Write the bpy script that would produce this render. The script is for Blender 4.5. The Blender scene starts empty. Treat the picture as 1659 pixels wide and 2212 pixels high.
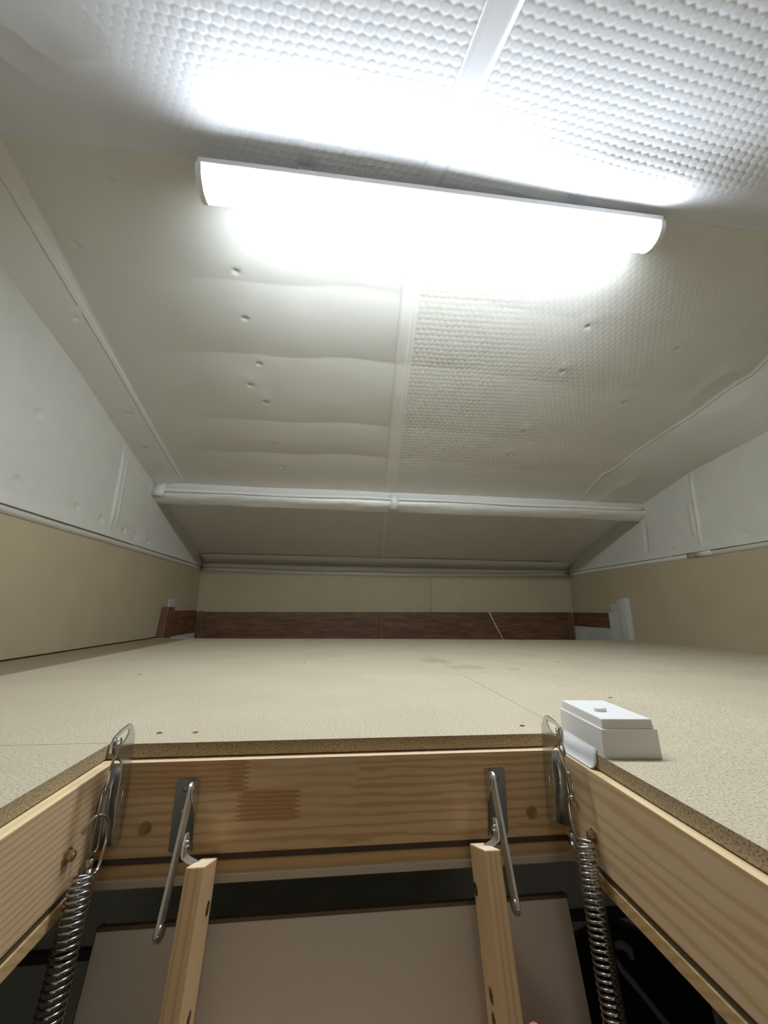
import bpy, bmesh, math, random
import numpy as np
from mathutils import Vector, Matrix

C = bpy.context.scene.collection
random.seed(4)
rng = np.random.default_rng(4)

# ------------------------------------------------------------------ camera
cam_data = bpy.data.cameras.new('camera')
cam = bpy.data.objects.new('camera', cam_data)
C.objects.link(cam)
right = Vector((0.99363, -0.112271, 0.009697))
down = Vector((0.036785, 0.241815, -0.969625))
fwd = Vector((0.106516, 0.963805, 0.244405))
M = Matrix.Identity(4)
for i in range(3):
    M[i][0], M[i][1], M[i][2] = right[i], -down[i], -fwd[i]
M[0][3], M[1][3], M[2][3] = 0.0, 0.0, 0.2
cam.matrix_world = M
cam_data.sensor_fit = 'HORIZONTAL'
cam_data.sensor_width = 36.0
cam_data.lens = 837.0 / 1659.0 * 36.0
cam_data.clip_start = 0.01
bpy.context.scene.camera = cam

# ------------------------------------------------------------------ world and exposure
world = bpy.data.worlds.new('world')
bpy.context.scene.world = world
world.use_nodes = True
world.node_tree.nodes['Background'].inputs[0].default_value = (0.02, 0.02, 0.02, 1)
world.node_tree.nodes['Background'].inputs[1].default_value = 0.0
sc = bpy.context.scene
sc.view_settings.view_transform = 'Standard'
sc.view_settings.look = 'None'
sc.view_settings.gamma = 1.0
sc.view_settings.use_curve_mapping = False
sc.view_settings.exposure = 0.14
sc.cycles.max_bounces = 12
sc.cycles.diffuse_bounces = 8
sc.cycles.sample_clamp_indirect = 6.0
LAMP_POWER = 47.0
LAMP_COLOR = (0.86, 0.94, 1.0, 1)
# added fill light under the hatch, lifts the far board, lid and lower wall
fill = bpy.data.lights.new('fill_light', 'AREA')
fill.energy = 1.5
fill.color = (1.0, 0.92, 0.82)
fill.shape = 'DISK'
fill.size = 0.35
fill_o = bpy.data.objects.new('fill_light', fill)
C.objects.link(fill_o)
fill_o.location = (0.15, -1.25, -0.45)
fill_o.rotation_euler = (math.radians(62), 0, 0)

# ------------------------------------------------------------------ room numbers (metres; attic floor is z = 0)
XL, XR, YB, YF = -1.24, 2.26, 3.66, -2.05
RIDGE_Y = 0.97
SLOPE = 0.355
RIDGE_Z = 1.9135 - SLOPE * RIDGE_Y

# ------------------------------------------------------------------ materials
def nodes_of(name):
    m = bpy.data.materials.new(name)
    m.use_nodes = True
    nt = m.node_tree
    return m, nt, nt.nodes['Principled BSDF']

def mat(name, color, rough=0.6, metal=0.0, vary=0.06, scale=14.0, bump=0.0, bscale=80.0, emit=None, spec=0.5, coat=0.0, stretch=None):
    m, nt, b = nodes_of(name)
    b.inputs['Roughness'].default_value = rough
    b.inputs['Metallic'].default_value = metal
    b.inputs['Specular IOR Level'].default_value = spec
    b.inputs['Coat Weight'].default_value = coat
    tc = nt.nodes.new('ShaderNodeTexCoord')
    src = tc.outputs['Object']
    if stretch:
        mp = nt.nodes.new('ShaderNodeMapping')
        mp.inputs['Scale'].default_value = stretch
        nt.links.new(src, mp.inputs['Vector'])
        src = mp.outputs['Vector']
    n = nt.nodes.new('ShaderNodeTexNoise')
    n.inputs['Scale'].default_value = scale
    n.inputs['Detail'].default_value = 5
    r = nt.nodes.new('ShaderNodeValToRGB')
    r.color_ramp.elements[0].position = 0.3
    r.color_ramp.elements[1].position = 0.7
    r.color_ramp.elements[0].color = (*[c * (1 - vary) for c in color], 1)
    r.color_ramp.elements[1].color = (*[min(1, c * (1 + vary)) for c in color], 1)
    nt.links.new(src, n.inputs['Vector'])
    nt.links.new(n.outputs['Fac'], r.inputs['Fac'])
    nt.links.new(r.outputs['Color'], b.inputs['Base Color'])
    if bump:
        n2 = nt.nodes.new('ShaderNodeTexNoise')
        n2.inputs['Scale'].default_value = bscale
        n2.inputs['Detail'].default_value = 4
        bp = nt.nodes.new('ShaderNodeBump')
        bp.inputs['Strength'].default_value = bump
        bp.inputs['Distance'].default_value = 0.002
        nt.links.new(src, n2.inputs['Vector'])
        nt.links.new(n2.outputs['Fac'], bp.inputs['Height'])
        nt.links.new(bp.outputs['Normal'], b.inputs['Normal'])
    if emit:
        b.inputs['Emission Color'].default_value = emit[0]
        b.inputs['Emission Strength'].default_value = emit[1]
    return m

def pine(name, light, dark, along='X', seed=0.0, scale=34.0, dist=5.0, tilt=0.0, sharp=0.55, grain=0.16):
    """wood with long growth-ring bands running along one axis"""
    m, nt, b = nodes_of(name)
    b.inputs['Roughness'].default_value = 0.5
    tc = nt.nodes.new('ShaderNodeTexCoord')
    mp = nt.nodes.new('ShaderNodeMapping')
    k = 'XYZ'.index(along)
    s = [1.0, 1.0, 1.0]
    s[k] = grain
    mp.inputs['Scale'].default_value = s
    mp.inputs['Location'].default_value = (seed, seed * 0.73, seed * 1.31)
    src = tc.outputs['Object']
    if tilt:
        rm = nt.nodes.new('ShaderNodeMapping')
        rm.inputs['Rotation'].default_value = (tilt, 0, 0)
        nt.links.new(src, rm.inputs['Vector'])
        src = rm.outputs['Vector']
    nt.links.new(src, mp.inputs['Vector'])
    w = nt.nodes.new('ShaderNodeTexWave')
    w.wave_type = 'RINGS'
    w.rings_direction = along
    w.inputs['Scale'].default_value = scale
    w.inputs['Distortion'].default_value = dist
    w.inputs['Detail'].default_value = 2.5
    w.inputs['Detail Scale'].default_value = 1.4
    w.inputs['Detail Roughness'].default_value = 0.5
    nt.links.new(mp.outputs['Vector'], w.inputs['Vector'])
    n = nt.nodes.new('ShaderNodeTexNoise')
    n.inputs['Scale'].default_value = 160
    n.inputs['Detail'].default_value = 3
    nt.links.new(mp.outputs['Vector'], n.inputs['Vector'])
    mx = nt.nodes.new('ShaderNodeMath')
    mx.operation = 'MULTIPLY_ADD'
    mx.inputs[1].default_value = 0.35
    nt.links.new(n.outputs['Fac'], mx.inputs[0])
    nt.links.new(w.outputs['Fac'], mx.inputs[2])
    r = nt.nodes.new('ShaderNodeValToRGB')
    r.color_ramp.elements[0].position = 0.25
    r.color_ramp.elements[0].color = (*light, 1)
    r.color_ramp.elements[1].position = 1.25
    r.color_ramp.elements[1].color = (*dark, 1)
    e = r.color_ramp.elements.new(0.25 + sharp)
    e.color = (*[l * 0.75 + d * 0.25 for l, d in zip(light, dark)], 1)
    r.color_ramp.elements[-1].position = 1.0
    nt.links.new(mx.outputs[0], r.inputs['Fac'])
    nt.links.new(r.outputs['Color'], b.inputs['Base Color'])
    return m

def chipboard(name, c1, c2, c3, fine=330.0, rough=0.75, blotch=0.1):
    m, nt, b = nodes_of(name)
    b.inputs['Roughness'].default_value = rough
    b.inputs['Specular IOR Level'].default_value = 0.25
    tc = nt.nodes.new('ShaderNodeTexCoord')
    n = nt.nodes.new('ShaderNodeTexNoise')
    n.inputs['Scale'].default_value = fine
    n.inputs['Detail'].default_value = 3
    nt.links.new(tc.outputs['Object'], n.inputs['Vector'])
    r = nt.nodes.new('ShaderNodeValToRGB')
    r.color_ramp.elements[0].position = 0.32
    r.color_ramp.elements[0].color = (*c3, 1)
    r.color_ramp.elements[1].position = 0.62
    r.color_ramp.elements[1].color = (*c2, 1)
    e = r.color_ramp.elements.new(0.46)
    e.color = (*c1, 1)
    nt.links.new(n.outputs['Fac'], r.inputs['Fac'])
    n2 = nt.nodes.new('ShaderNodeTexNoise')
    n2.inputs['Scale'].default_value = 4.5
    n2.inputs['Detail'].default_value = 6
    nt.links.new(tc.outputs['Object'], n2.inputs['Vector'])
    r2 = nt.nodes.new('ShaderNodeValToRGB')
    r2.color_ramp.elements[0].position = 0.3
    r2.color_ramp.elements[0].color = (1 - blotch, 1 - blotch, 1 - blotch * 1.1, 1)
    r2.color_ramp.elements[1].position = 0.7
    nt.links.new(n2.outputs['Fac'], r2.inputs['Fac'])
    mx = nt.nodes.new('ShaderNodeMix')
    mx.data_type = 'RGBA'
    mx.blend_type = 'MULTIPLY'
    mx.inputs['Factor'].default_value = 1.0
    nt.links.new(r.outputs['Color'], mx.inputs['A'])
    nt.links.new(r2.outputs['Color'], mx.inputs['B'])
    nt.links.new(mx.outputs['Result'], b.inputs['Base Color'])
    bp = nt.nodes.new('ShaderNodeBump')
    bp.inputs['Strength'].default_value = 0.12
    bp.inputs['Distance'].default_value = 0.001
    nt.links.new(n.outputs['Fac'], bp.inputs['Height'])
    nt.links.new(bp.outputs['Normal'], b.inputs['Normal'])
    return m

FOIL = mat('white_foil', (0.645, 0.64, 0.60), rough=0.30, vary=0.02, scale=6, spec=0.8)
FOIL_NEAR = mat('foil_gloss_glow_tint', (0.64, 0.65, 0.69), rough=0.2, vary=0.02, scale=6, spec=0.9)  # bluish glow around the lamp is painted into this foil colour
FOIL_WALL = mat('white_foil_wall', (0.60, 0.59, 0.535), rough=0.45, vary=0.03, scale=9, bump=0.25, bscale=120)
TAPE = mat('white_tape', (0.70, 0.69, 0.645), rough=0.4, vary=0.02)
TAPE_PINK = mat('white_tape_pinkish', (0.62, 0.585, 0.545), rough=0.5, vary=0.03)
CREAM = mat('cream_board', (0.42, 0.355, 0.235), rough=0.62, vary=0.04, scale=5, bump=0.08, bscale=260, spec=0.3)
CREAM_LIGHT = mat('cream_board_pale', (0.435, 0.37, 0.25), rough=0.62, vary=0.04, scale=5, bump=0.08, bscale=260, spec=0.3)
CHIP = chipboard('chipboard_face', (0.49, 0.418, 0.302), (0.57, 0.50, 0.38), (0.33, 0.265, 0.175))
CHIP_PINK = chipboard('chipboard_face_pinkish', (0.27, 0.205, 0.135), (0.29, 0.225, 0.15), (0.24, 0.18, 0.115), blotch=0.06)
CHIP_EDGE = chipboard('chipboard_edge', (0.44, 0.34, 0.205), (0.54, 0.44, 0.28), (0.20, 0.135, 0.07), fine=420.0, rough=0.9, blotch=0.25)
STAIN = chipboard('chipboard_stain', (0.42, 0.362, 0.258), (0.47, 0.41, 0.30), (0.31, 0.255, 0.17))
BROWN = mat('brown_wood', (0.135, 0.062, 0.030), rough=0.5, vary=0.45, scale=7, stretch=(1.2, 1.2, 7), bump=0.2)
BROWN_POST = mat('brown_batten', (0.15, 0.065, 0.032), rough=0.5, vary=0.3, scale=12, stretch=(5, 5, 1), bump=0.2)
WHITE_PAINT = mat('white_paint', (0.52, 0.53, 0.50), rough=0.5, vary=0.04)
GREY_PAINT = mat('grey_white_paint', (0.46, 0.46, 0.43), rough=0.5, vary=0.04)
PINE_X = pine('pine_far_board', (0.73, 0.53, 0.30), (0.60, 0.38, 0.18), 'X', 0.31, 75, 4, grain=0.10)
PINE_X2 = pine('pine_lamella', (0.74, 0.55, 0.32), (0.66, 0.45, 0.23), 'X', 1.9, 30, 7)
PINE_RED = pine('pine_reddish_lamella', (0.58, 0.33, 0.17), (0.49, 0.25, 0.11), 'X', 3.3, 70, 3)
PINE_RED2 = pine('pine_brown_lamella', (0.64, 0.41, 0.21), (0.54, 0.31, 0.14), 'X', 5.7, 50, 3)
PINE_YR = pine('pine_right_board', (0.73, 0.56, 0.34), (0.64, 0.43, 0.22), 'Y', 0.9, 26, 7, grain=0.10)
PINE_YL = pine('pine_left_board', (0.73, 0.54, 0.33), (0.62, 0.40, 0.21), 'Y', 2.2, 48, 3, grain=0.08)
PINE_TOP = pine('pine_pale_top', (0.80, 0.64, 0.40), (0.74, 0.53, 0.28), 'Y', 4.1, 40, 2)
PINE_TOPX = pine('pine_pale_top_far', (0.80, 0.62, 0.42), (0.76, 0.52, 0.32), 'X', 4.9, 40, 2)
PINE_LIP = pine('pine_lip', (0.62, 0.43, 0.21), (0.53, 0.34, 0.15), 'X', 6.3, 30, 3)
PINE_ST = pine('pine_stringer', (0.72, 0.51, 0.28), (0.62, 0.39, 0.18), 'Z', 1.1, 60, 2, tilt=0.289, grain=0.05)
PINE_END = mat('pine_end_cut', (0.80, 0.62, 0.42), rough=0.7, vary=0.1, scale=60)
SEAL = mat('dark_seal', (0.10, 0.075, 0.05), rough=0.7)
ZINC = mat('zinc_steel', (0.62, 0.64, 0.63), rough=0.24, metal=1.0, vary=0.06, scale=40)
ZINC_DARK = mat('zinc_steel_flange', (0.42, 0.46, 0.50), rough=0.3, metal=1.0, vary=0.1, scale=30)
ZINC_ARM = mat('zinc_steel_arm', (0.74, 0.76, 0.74), rough=0.42, metal=1.0, vary=0.06, scale=40)
ZINC_PLATE = mat('zinc_plate', (0.36, 0.40, 0.43), rough=0.38, metal=1.0, vary=0.08, scale=30)
CHROME = mat('spring_steel', (0.56, 0.55, 0.545), rough=0.15, metal=1.0, vary=0.05, scale=50)
BRASS = mat('yellow_zinc_bolt', (0.56, 0.44, 0.26), rough=0.36, metal=1.0, vary=0.15, scale=60)
SCREW = mat('dark_screw', (0.16, 0.14, 0.12), rough=0.4, metal=1.0, vary=0.1)
HOLE = mat('screw_hole', (0.10, 0.06, 0.035), rough=0.9)
PLASTIC = mat('white_plastic', (0.80, 0.79, 0.77), rough=0.38, vary=0.015)
PLASTIC_SOFT = mat('white_soft_plastic', (0.80, 0.80, 0.80), rough=0.3, vary=0.015)
LIDP = mat('lid_paint', (0.64, 0.57, 0.475), rough=0.5, vary=0.04, scale=3)
LID_EDGE = mat('lid_edge_band', (0.12, 0.08, 0.045), rough=0.5, vary=0.1)
CASING = mat('casing_paint', (0.56, 0.50, 0.42), rough=0.6, vary=0.03)
LAMP_BODY = mat('lamp_body', (0.80, 0.80, 0.80), rough=0.35, vary=0.01)
LAMP_LENS = mat('lamp_lens', (0.9, 0.9, 0.9), rough=0.4, vary=0.01, emit=(LAMP_COLOR, LAMP_POWER))
# the lens is brightest straight under the light strip and weaker on its flanks
_nt = LAMP_LENS.node_tree
_g = _nt.nodes.new('ShaderNodeNewGeometry')
_x = _nt.nodes.new('ShaderNodeSeparateXYZ')
_m = _nt.nodes.new('ShaderNodeMapRange')
_m.inputs['From Min'].default_value = 0.1
_m.inputs['From Max'].default_value = -1.0
_m.inputs['To Min'].default_value = 0.54 * LAMP_POWER
_m.inputs['To Max'].default_value = 1.22 * LAMP_POWER
_nt.links.new(_g.outputs['Normal'], _x.inputs[0])
_nt.links.new(_x.outputs['Z'], _m.inputs['Value'])
_nt.links.new(_m.outputs['Result'], _nt.nodes['Principled BSDF'].inputs['Emission Strength'])
CORD = mat('white_cord', (0.70, 0.67, 0.60), rough=0.6)
ROOF = mat('roof_boarding', (0.35, 0.28, 0.20), rough=0.8)
LOWER_WALL = mat('lower_wall', (0.50, 0.51, 0.47), rough=0.8)
LOWER_FLOOR = mat('lower_floor', (0.34, 0.26, 0.18), rough=0.6)
LOWER_RAIL = mat('lower_rail', (0.07, 0.06, 0.05), rough=0.6)
BLACK_CLOTH = mat('black_cloth', (0.008, 0.008, 0.009), rough=0.9, vary=0.2)
GREY_STRAP = mat('grey_strap', (0.26, 0.28, 0.33), rough=0.6)
SKIN = mat('skin', (0.62, 0.21, 0.15), rough=0.5, vary=0.08, scale=40, bump=0.15, bscale=200)
SKIN.node_tree.nodes['Principled BSDF'].inputs['Subsurface Weight'].default_value = 0.15
SKIN.node_tree.nodes['Principled BSDF'].inputs['Subsurface Radius'].default_value = (0.01, 0.003, 0.002)
SKIN.node_tree.nodes['Principled BSDF'].inputs['Subsurface Scale'].default_value = 0.5

# ------------------------------------------------------------------ object helpers
def world_off(o):
    v = Vector((0, 0, 0))
    while o is not None:
        v += o.location
        o = o.parent
    return v

def link(name, me, mats, parent=None, smooth=False):
    o = bpy.data.objects.new(name, me)
    for m in (mats if isinstance(mats, (list, tuple)) else [mats]):
        me.materials.append(m)
    if smooth:
        me.shade_smooth()
    C.objects.link(o)
    if parent is not None:
        o.parent = parent
        o.location = -world_off(parent)
    return o

def thing(name, label, cat, loc, group=None):
    o = bpy.data.objects.new(name, None)
    o.empty_display_size = 0.02
    C.objects.link(o)
    o.location = loc
    o['label'], o['category'] = label, cat
    if group:
        o['group'] = group
    return o

def tag(o, label, cat, group=None):
    o['label'], o['category'] = label, cat
    if group:
        o['group'] = group
    return o

def structure(o, label):
    o['kind'] = 'structure'
    o['label'] = label
    return o

class MB:
    """collects shapes (world coordinates) into one mesh"""
    def __init__(s):
        s.bm = bmesh.new()
    def face(s, pts, mi=0):
        f = s.bm.faces.new([s.bm.verts.new(p) for p in pts])
        f.material_index = mi
        return f
    def hexa(s, b, t, mi=0, side=None, bev=0.0):
        """b, t: four bottom and four top corners in the same turn"""
        vb = [s.bm.verts.new(p) for p in b]
        vt = [s.bm.verts.new(p) for p in t]
        side = mi if side is None else side
        fs = [s.bm.faces.new(vb[::-1]), s.bm.faces.new(vt)]
        fs[0].material_index = side
        fs[1].material_index = mi
        for i in range(len(b)):
            j = (i + 1) % len(b)
            f = s.bm.faces.new((vb[i], vb[j], vt[j], vt[i]))
            f.material_index = side
            fs.append(f)
        if bev:
            es = list({e for f in fs for e in f.edges})
            bmesh.ops.bevel(s.bm, geom=es, offset=bev, segments=2, affect='EDGES', profile=0.5)
        return s
    def box(s, lo, hi, mi=0, side=None, bev=0.0):
        x0, y0, z0 = lo
        x1, y1, z1 = hi
        q = [(x0, y0), (x1, y0), (x1, y1), (x0, y1)]
        return s.hexa([(*p, z0) for p in q], [(*p, z1) for p in q], mi, side, bev)
    def prism(s, poly, ax, lo, hi, mi=0, cap=None, bev=0.0):
        """2-D polygon in the plane across axis ax, pushed from lo to hi along it"""
        def p3(p, h):
            q = list(p)
            q.insert(ax, h)
            return tuple(q)
        return s.hexa([p3(p, lo) for p in poly], [p3(p, hi) for p in poly], mi if cap is None else cap, mi, bev)
    def tube(s, pts, r, n=8, closed=False, caps=True, mi=0):
        pts = [Vector(p) for p in pts]
        rs = r if isinstance(r, (list, tuple)) else [r] * len(pts)
        N = len(pts)
        tans = []
        for i in range(N):
            a = pts[(i - 1) % N] if (closed or i > 0) else pts[i]
            b = pts[(i + 1) % N] if (closed or i < N - 1) else pts[i]
            tans.append((b - a).normalized())
        ref = Vector((1, 0, 0)) if abs(tans[0].x) < 0.9 else Vector((0, 1, 0))
        u = (ref - tans[0] * ref.dot(tans[0])).normalized()
        rings = []
        for i in range(N):
            u = (u - tans[i] * u.dot(tans[i])).normalized()
            v = tans[i].cross(u)
            rings.append([s.bm.verts.new(pts[i] + (u * math.cos(2 * math.pi * k / n) + v * math.sin(2 * math.pi * k / n)) * rs[i]) for k in range(n)])
        for i in range(N if closed else N - 1):
            a, b = rings[i], rings[(i + 1) % N]
            # re-align the seam of a closed loop
            sh = 0
            if closed and i == N - 1:
                sh = min(range(n), key=lambda q: (a[0].co - b[q].co).length)
            for k in range(n):
                f = s.bm.faces.new((a[k], a[(k + 1) % n], b[(k + 1 + sh) % n], b[(k + sh) % n]))
                f.smooth = True
                f.material_index = mi
        if caps and not closed:
            s.bm.faces.new(rings[0][::-1]).material_index = mi
            s.bm.faces.new(rings[-1]).material_index = mi
        return s
    def disc(s, c, axis, r, h, n=20, mi=0, r2=None, dome=0.0):
        """short cylinder standing on c along axis"""
        a = Vector(axis).normalized()
        ref = Vector((0, 0, 1)) if abs(a.z) < 0.9 else Vector((1, 0, 0))
        u = a.cross(ref).normalized()
        v = a.cross(u)
        c = Vector(c)
        prof = [(r, 0.0), (r, h * (0.75 if dome else 1.0)), ((r2 or r) * (0.86 if dome else 1.0), h)]
        if dome:
            prof += [(r * 0.5, h + dome * 0.8), (r * 0.2, h + dome)]
        rings = [[s.bm.verts.new(c + a * z + (u * math.cos(2 * math.pi * k / n) + v * math.sin(2 * math.pi * k / n)) * q) for k in range(n)] for q, z in prof]
        for A, B in zip(rings, rings[1:]):
            for k in range(n):
                f = s.bm.faces.new((A[k], A[(k + 1) % n], B[(k + 1) % n], B[k]))
                f.material_index = mi
                f.smooth = bool(dome)
        s.bm.faces.new(rings[0][::-1]).material_index = mi
        s.bm.faces.new(rings[-1]).material_index = mi
        return s
    def build(s, name, mats, parent=None, smooth=False):
        bmesh.ops.recalc_face_normals(s.bm, faces=s.bm.faces)
        me = bpy.data.meshes.new(name)
        s.bm.to_mesh(me)
        s.bm.free()
        return link(name, me, mats, parent, smooth)

def grid_mesh(name, P, mats, parent=None, thick=None):
    """P: (n, m, 3) array of surface points -> smooth quad sheet"""
    n, m, _ = P.shape
    idx = np.arange(n * m).reshape(n, m)
    q = np.stack([idx[:-1, :-1], idx[1:, :-1], idx[1:, 1:], idx[:-1, 1:]], -1).reshape(-1, 4)
    me = bpy.data.meshes.new(name)
    me.vertices.add(n * m)
    me.vertices.foreach_set('co', P.reshape(-1).astype(np.float32))
    me.loops.add(q.size)
    me.loops.foreach_set('vertex_index', q.reshape(-1).astype(np.int32))
    me.polygons.add(len(q))
    me.polygons.foreach_set('loop_start', (np.arange(len(q)) * 4).astype(np.int32))
    me.polygons.foreach_set('loop_total', np.full(len(q), 4, np.int32))
    me.update(calc_edges=True)
    return link(name, me, mats, parent, True)

def value_noise(x, y, seed):
    r = np.random.default_rng(seed).random((64, 64))
    xi, yi = np.floor(x).astype(int), np.floor(y).astype(int)
    fx, fy = x - xi, y - yi
    fx, fy = fx * fx * (3 - 2 * fx), fy * fy * (3 - 2 * fy)
    g = lambda a, b: r[a % 64, b % 64]
    return (g(xi, yi) * (1 - fx) + g(xi + 1, yi) * fx) * (1 - fy) + (g(xi, yi + 1) * (1 - fx) + g(xi + 1, yi + 1) * fx) * fy - 0.5

# ================================================================== STRUCTURE
# ---- floor: joist deck with chipboard panels
HX0, HX1, HY0, HY1 = -0.335, 0.378, -0.52, 0.690     # hole in the chipboard
FLOOR_END = 2.86
def droop(x):
    return -0.0045 * max(0.0, x - 0.41)
mb = MB()
mb.box((XL - 0.1, YF, -0.17), (HX0 - 0.05, FLOOR_END - 0.01, -0.034))
mb.box((HX1 + 0.05, YF, -0.17), (XR + 0.1, FLOOR_END - 0.01, -0.034))
mb.box((HX0 - 0.05, HY1 + 0.03, -0.17), (HX1 + 0.05, FLOOR_END - 0.01, -0.034))
mb.box((HX0 - 0.05, YF, -0.17), (HX1 + 0.05, HY0 - 0.05, -0.034))
mb.box((XL - 0.1, FLOOR_END - 0.01, -0.30), (XR + 0.1, YB + 0.1, -0.16))
floor = structure(mb.build('floor', ROOF), 'tan chipboard attic floor laid in panels around the open hatch')

def floor_panel(poly, m=CHIP, dz=0.0):
    g = 0.0006
    cx = sum(p[0] for p in poly) / len(poly)
    cy = sum(p[1] for p in poly) / len(poly)
    q = [(x + (g if x < cx else -g), y + (g if y < cy else -g)) for x, y in poly]
    mb = MB()
    mb.hexa([(x, y, -0.019 + droop(x) + dz) for x, y in q], [(x, y, droop(x) + dz) for x, y in q], 0, 1)
    return mb.build('floor_panel', [m, CHIP_EDGE], floor)
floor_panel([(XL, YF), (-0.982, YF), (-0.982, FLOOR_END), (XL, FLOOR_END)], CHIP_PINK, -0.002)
floor_panel([(-0.982, YF), (HX0, YF), (HX0, 0.6975), (-0.982, 0.6975)])
floor_panel([(-0.982, 0.6975), (HX0, 0.6975), (HX0, HY1), (0.40, HY1), (0.40, 1.325), (-0.982, 1.325)])
floor_panel([(-0.982, 1.325), (0.415, 1.325), (0.415, FLOOR_END), (-0.982, FLOOR_END)])
floor_panel([(HX1, YF), (1.10, YF), (1.10, 1.345), (0.40, 1.345), (0.40, HY1), (HX1, HY1)])
floor_panel([(1.10, YF), (XR, YF), (XR, 1.345), (1.10, 1.345)])
floor_panel([(0.415, 1.345), (XR, 1.345), (XR, FLOOR_END), (0.415, FLOOR_END)])
floor_panel([(HX0, YF), (HX1, YF), (HX1, HY0), (HX0, HY0)])
# pencil-grey smears near the panel joint
for (x, y, rx, ry) in ((0.47, 1.47, 0.07, 0.05), (0.40, 1.66, 0.05, 0.09), (0.62, 1.41, 0.03, 0.02)):
    mb = MB()
    pts = []
    for k in range(18):
        a = 2 * math.pi * k / 18
        rr = 1 + 0.22 * math.sin(3 * a + x * 9) + 0.1 * math.sin(5 * a)
        px, py = x + rx * rr * math.cos(a), y + ry * rr * math.sin(a)
        pts.append((px, py, droop(px) + 0.0004))
    mb.face(pts)
    mb.build('smear', STAIN, floor)
def screw_hole(x, y, m=HOLE, r=0.0045):
    mb = MB()
    mb.disc((x, y, droop(x) - 0.004), (0, 0, 1), r, 0.0046, 12)
    mb.build('screw_head', m, floor)
for x, y in ((-0.285, 0.742), (0.335, 0.736), (-0.125, 1.61), (1.25, 1.0), (0.9, 1.6), (-0.6, 1.35), (0.66, 0.95)):
    screw_hole(x, y)
screw_hole(-0.228, 0.741, mat('reddish_screw', (0.22, 0.07, 0.03), rough=0.8))

# ---- cream boarded walls with white foil above
def zc(x, y):
    """height of the foil ceiling"""
    x = np.asarray(x, float)
    y = np.asarray(y, float)
    base = RIDGE_Z + 0.012 - np.sqrt((SLOPE * (y - RIDGE_Y)) ** 2 + 0.012 ** 2)
    yy = [-2.2, 0.5, 1.27, 1.67, 2.57, 3.7]
    dl = np.interp(y, yy, [0.12, 0.12, 0.11, 0.062, 0.028, 0.0])
    tl = np.clip((-1.065 - x) / 0.175, 0, 1)
    dr = np.interp(y, [-2.2, 0.9, 1.25, 1.66, 1.92, 2.16, 2.34, 2.56, 3.7], [0.2, 0.22, 0.22, 0.185, 0.118, 0.055, 0.03, 0.0, 0.0])
    x0 = np.interp(y, [0.5, 1.2, 1.49, 1.79, 2.07, 2.47, 3.7], [2.0, 2.05, 2.03, 1.93, 1.83, 1.75, 1.75])
    tr = np.clip((x - x0) / (XR - x0), 0, 1)
    return base - dl * tl - dr * tr

WT = 0.10
wall_left = structure(MB().box((XL - WT, YF - WT, -0.17), (XL - 0.012, YB + WT, 1.62)).build('wall_left', ROOF), 'cream boarded left side wall with white foil above')
wall_right = structure(MB().box((XR + 0.012, YF - WT, -0.17), (XR + WT, YB + WT, 1.62)).build('wall_right', ROOF), 'cream boarded right side wall with white foil above')
wall_back = structure(MB().box((XL - 0.012, YB + 0.012, -0.30), (XR + 0.012, YB + WT, 0.75)).build('wall_back', ROOF), 'low cream boarded wall at the far end')
wall_front = structure(MB().box((XL - 0.012, YF - WT, -0.17), (XR + 0.012, YF - 0.012, 0.62)).build('wall_front', ROOF), 'low wall behind the hatch')
BZ = 0.532
def bz(side, y):
    return BZ + (0.0 if side == 'l' else 0.014)
MB().box((XL - 0.012, YF, 0.004), (XL, YB, bz('l', 0)), bev=0.001).build('wall_board', CREAM, wall_left)
MB().box((XR, YF, -0.02), (XR + 0.012, YB, bz('r', 0)), bev=0.001).build('wall_board', CREAM, wall_right)
MB().box((XL, YB, -0.10), (0.855, YB + 0.012, 0.55), bev=0.001).build('wall_board', CREAM, wall_back)
MB().box((0.857, YB - 0.001, -0.10), (XR, YB + 0.012, 0.55), bev=0.001).build('wall_board', CREAM_LIGHT, wall_back)
MB().box((XL, YF - 0.012, 0.0), (XR, YF, 0.55)).build('wall_board', CREAM, wall_front)

def wall_sheet(x, parent, sgn, z0, dimples, folds):
    """foil hung on a side wall, sgn points into the room"""
    ys = np.concatenate([np.arange(YF, 0.3, 0.03), np.arange(0.3, YB + 0.003, 0.0065)])
    ts = np.linspace(0, 1, 130)
    Y, T = np.meshgrid(ys, ts, indexing='ij')
    top = zc(np.full_like(ys, x), ys) + 0.004
    Z = z0 + T * (np.maximum(top, z0 + 0.01)[:, None] - z0)
    h = 0.006 + 0.0045 * value_noise(Y * 3.5 + 5, Z * 4 + 3, 11) + 0.0022 * value_noise(Y * 16, Z * 16, 12) + 0.0011 * value_noise(Y * 45, Z * 45, 13)
    h += 0.006 * np.exp(-((Z - z0) / 0.018) ** 2)
    for (dy, dz) in dimples:
        h -= 0.011 * np.exp(-(((Y - dy) / 0.017) ** 2 + ((Z - dz) / 0.014) ** 2))
    for (y0, za, y1, zb, w, a) in folds:
        L = math.hypot(y1 - y0, zb - za)
        t = ((Y - y0) * (y1 - y0) + (Z - za) * (zb - za)) / L ** 2
        d = ((Y - y0) * (zb - za) - (Z - za) * (y1 - y0)) / L
        h += a * np.exp(-(d / w) ** 2) * np.clip(t * 5, 0, 1) * np.clip((1 - t) * 5, 0, 1)
    P = np.stack([x + sgn * np.clip(h, 0.0005, 0.03), Y, Z], -1)
    return grid_mesh('foil_sheet', P, FOIL_WALL, parent)
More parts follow.
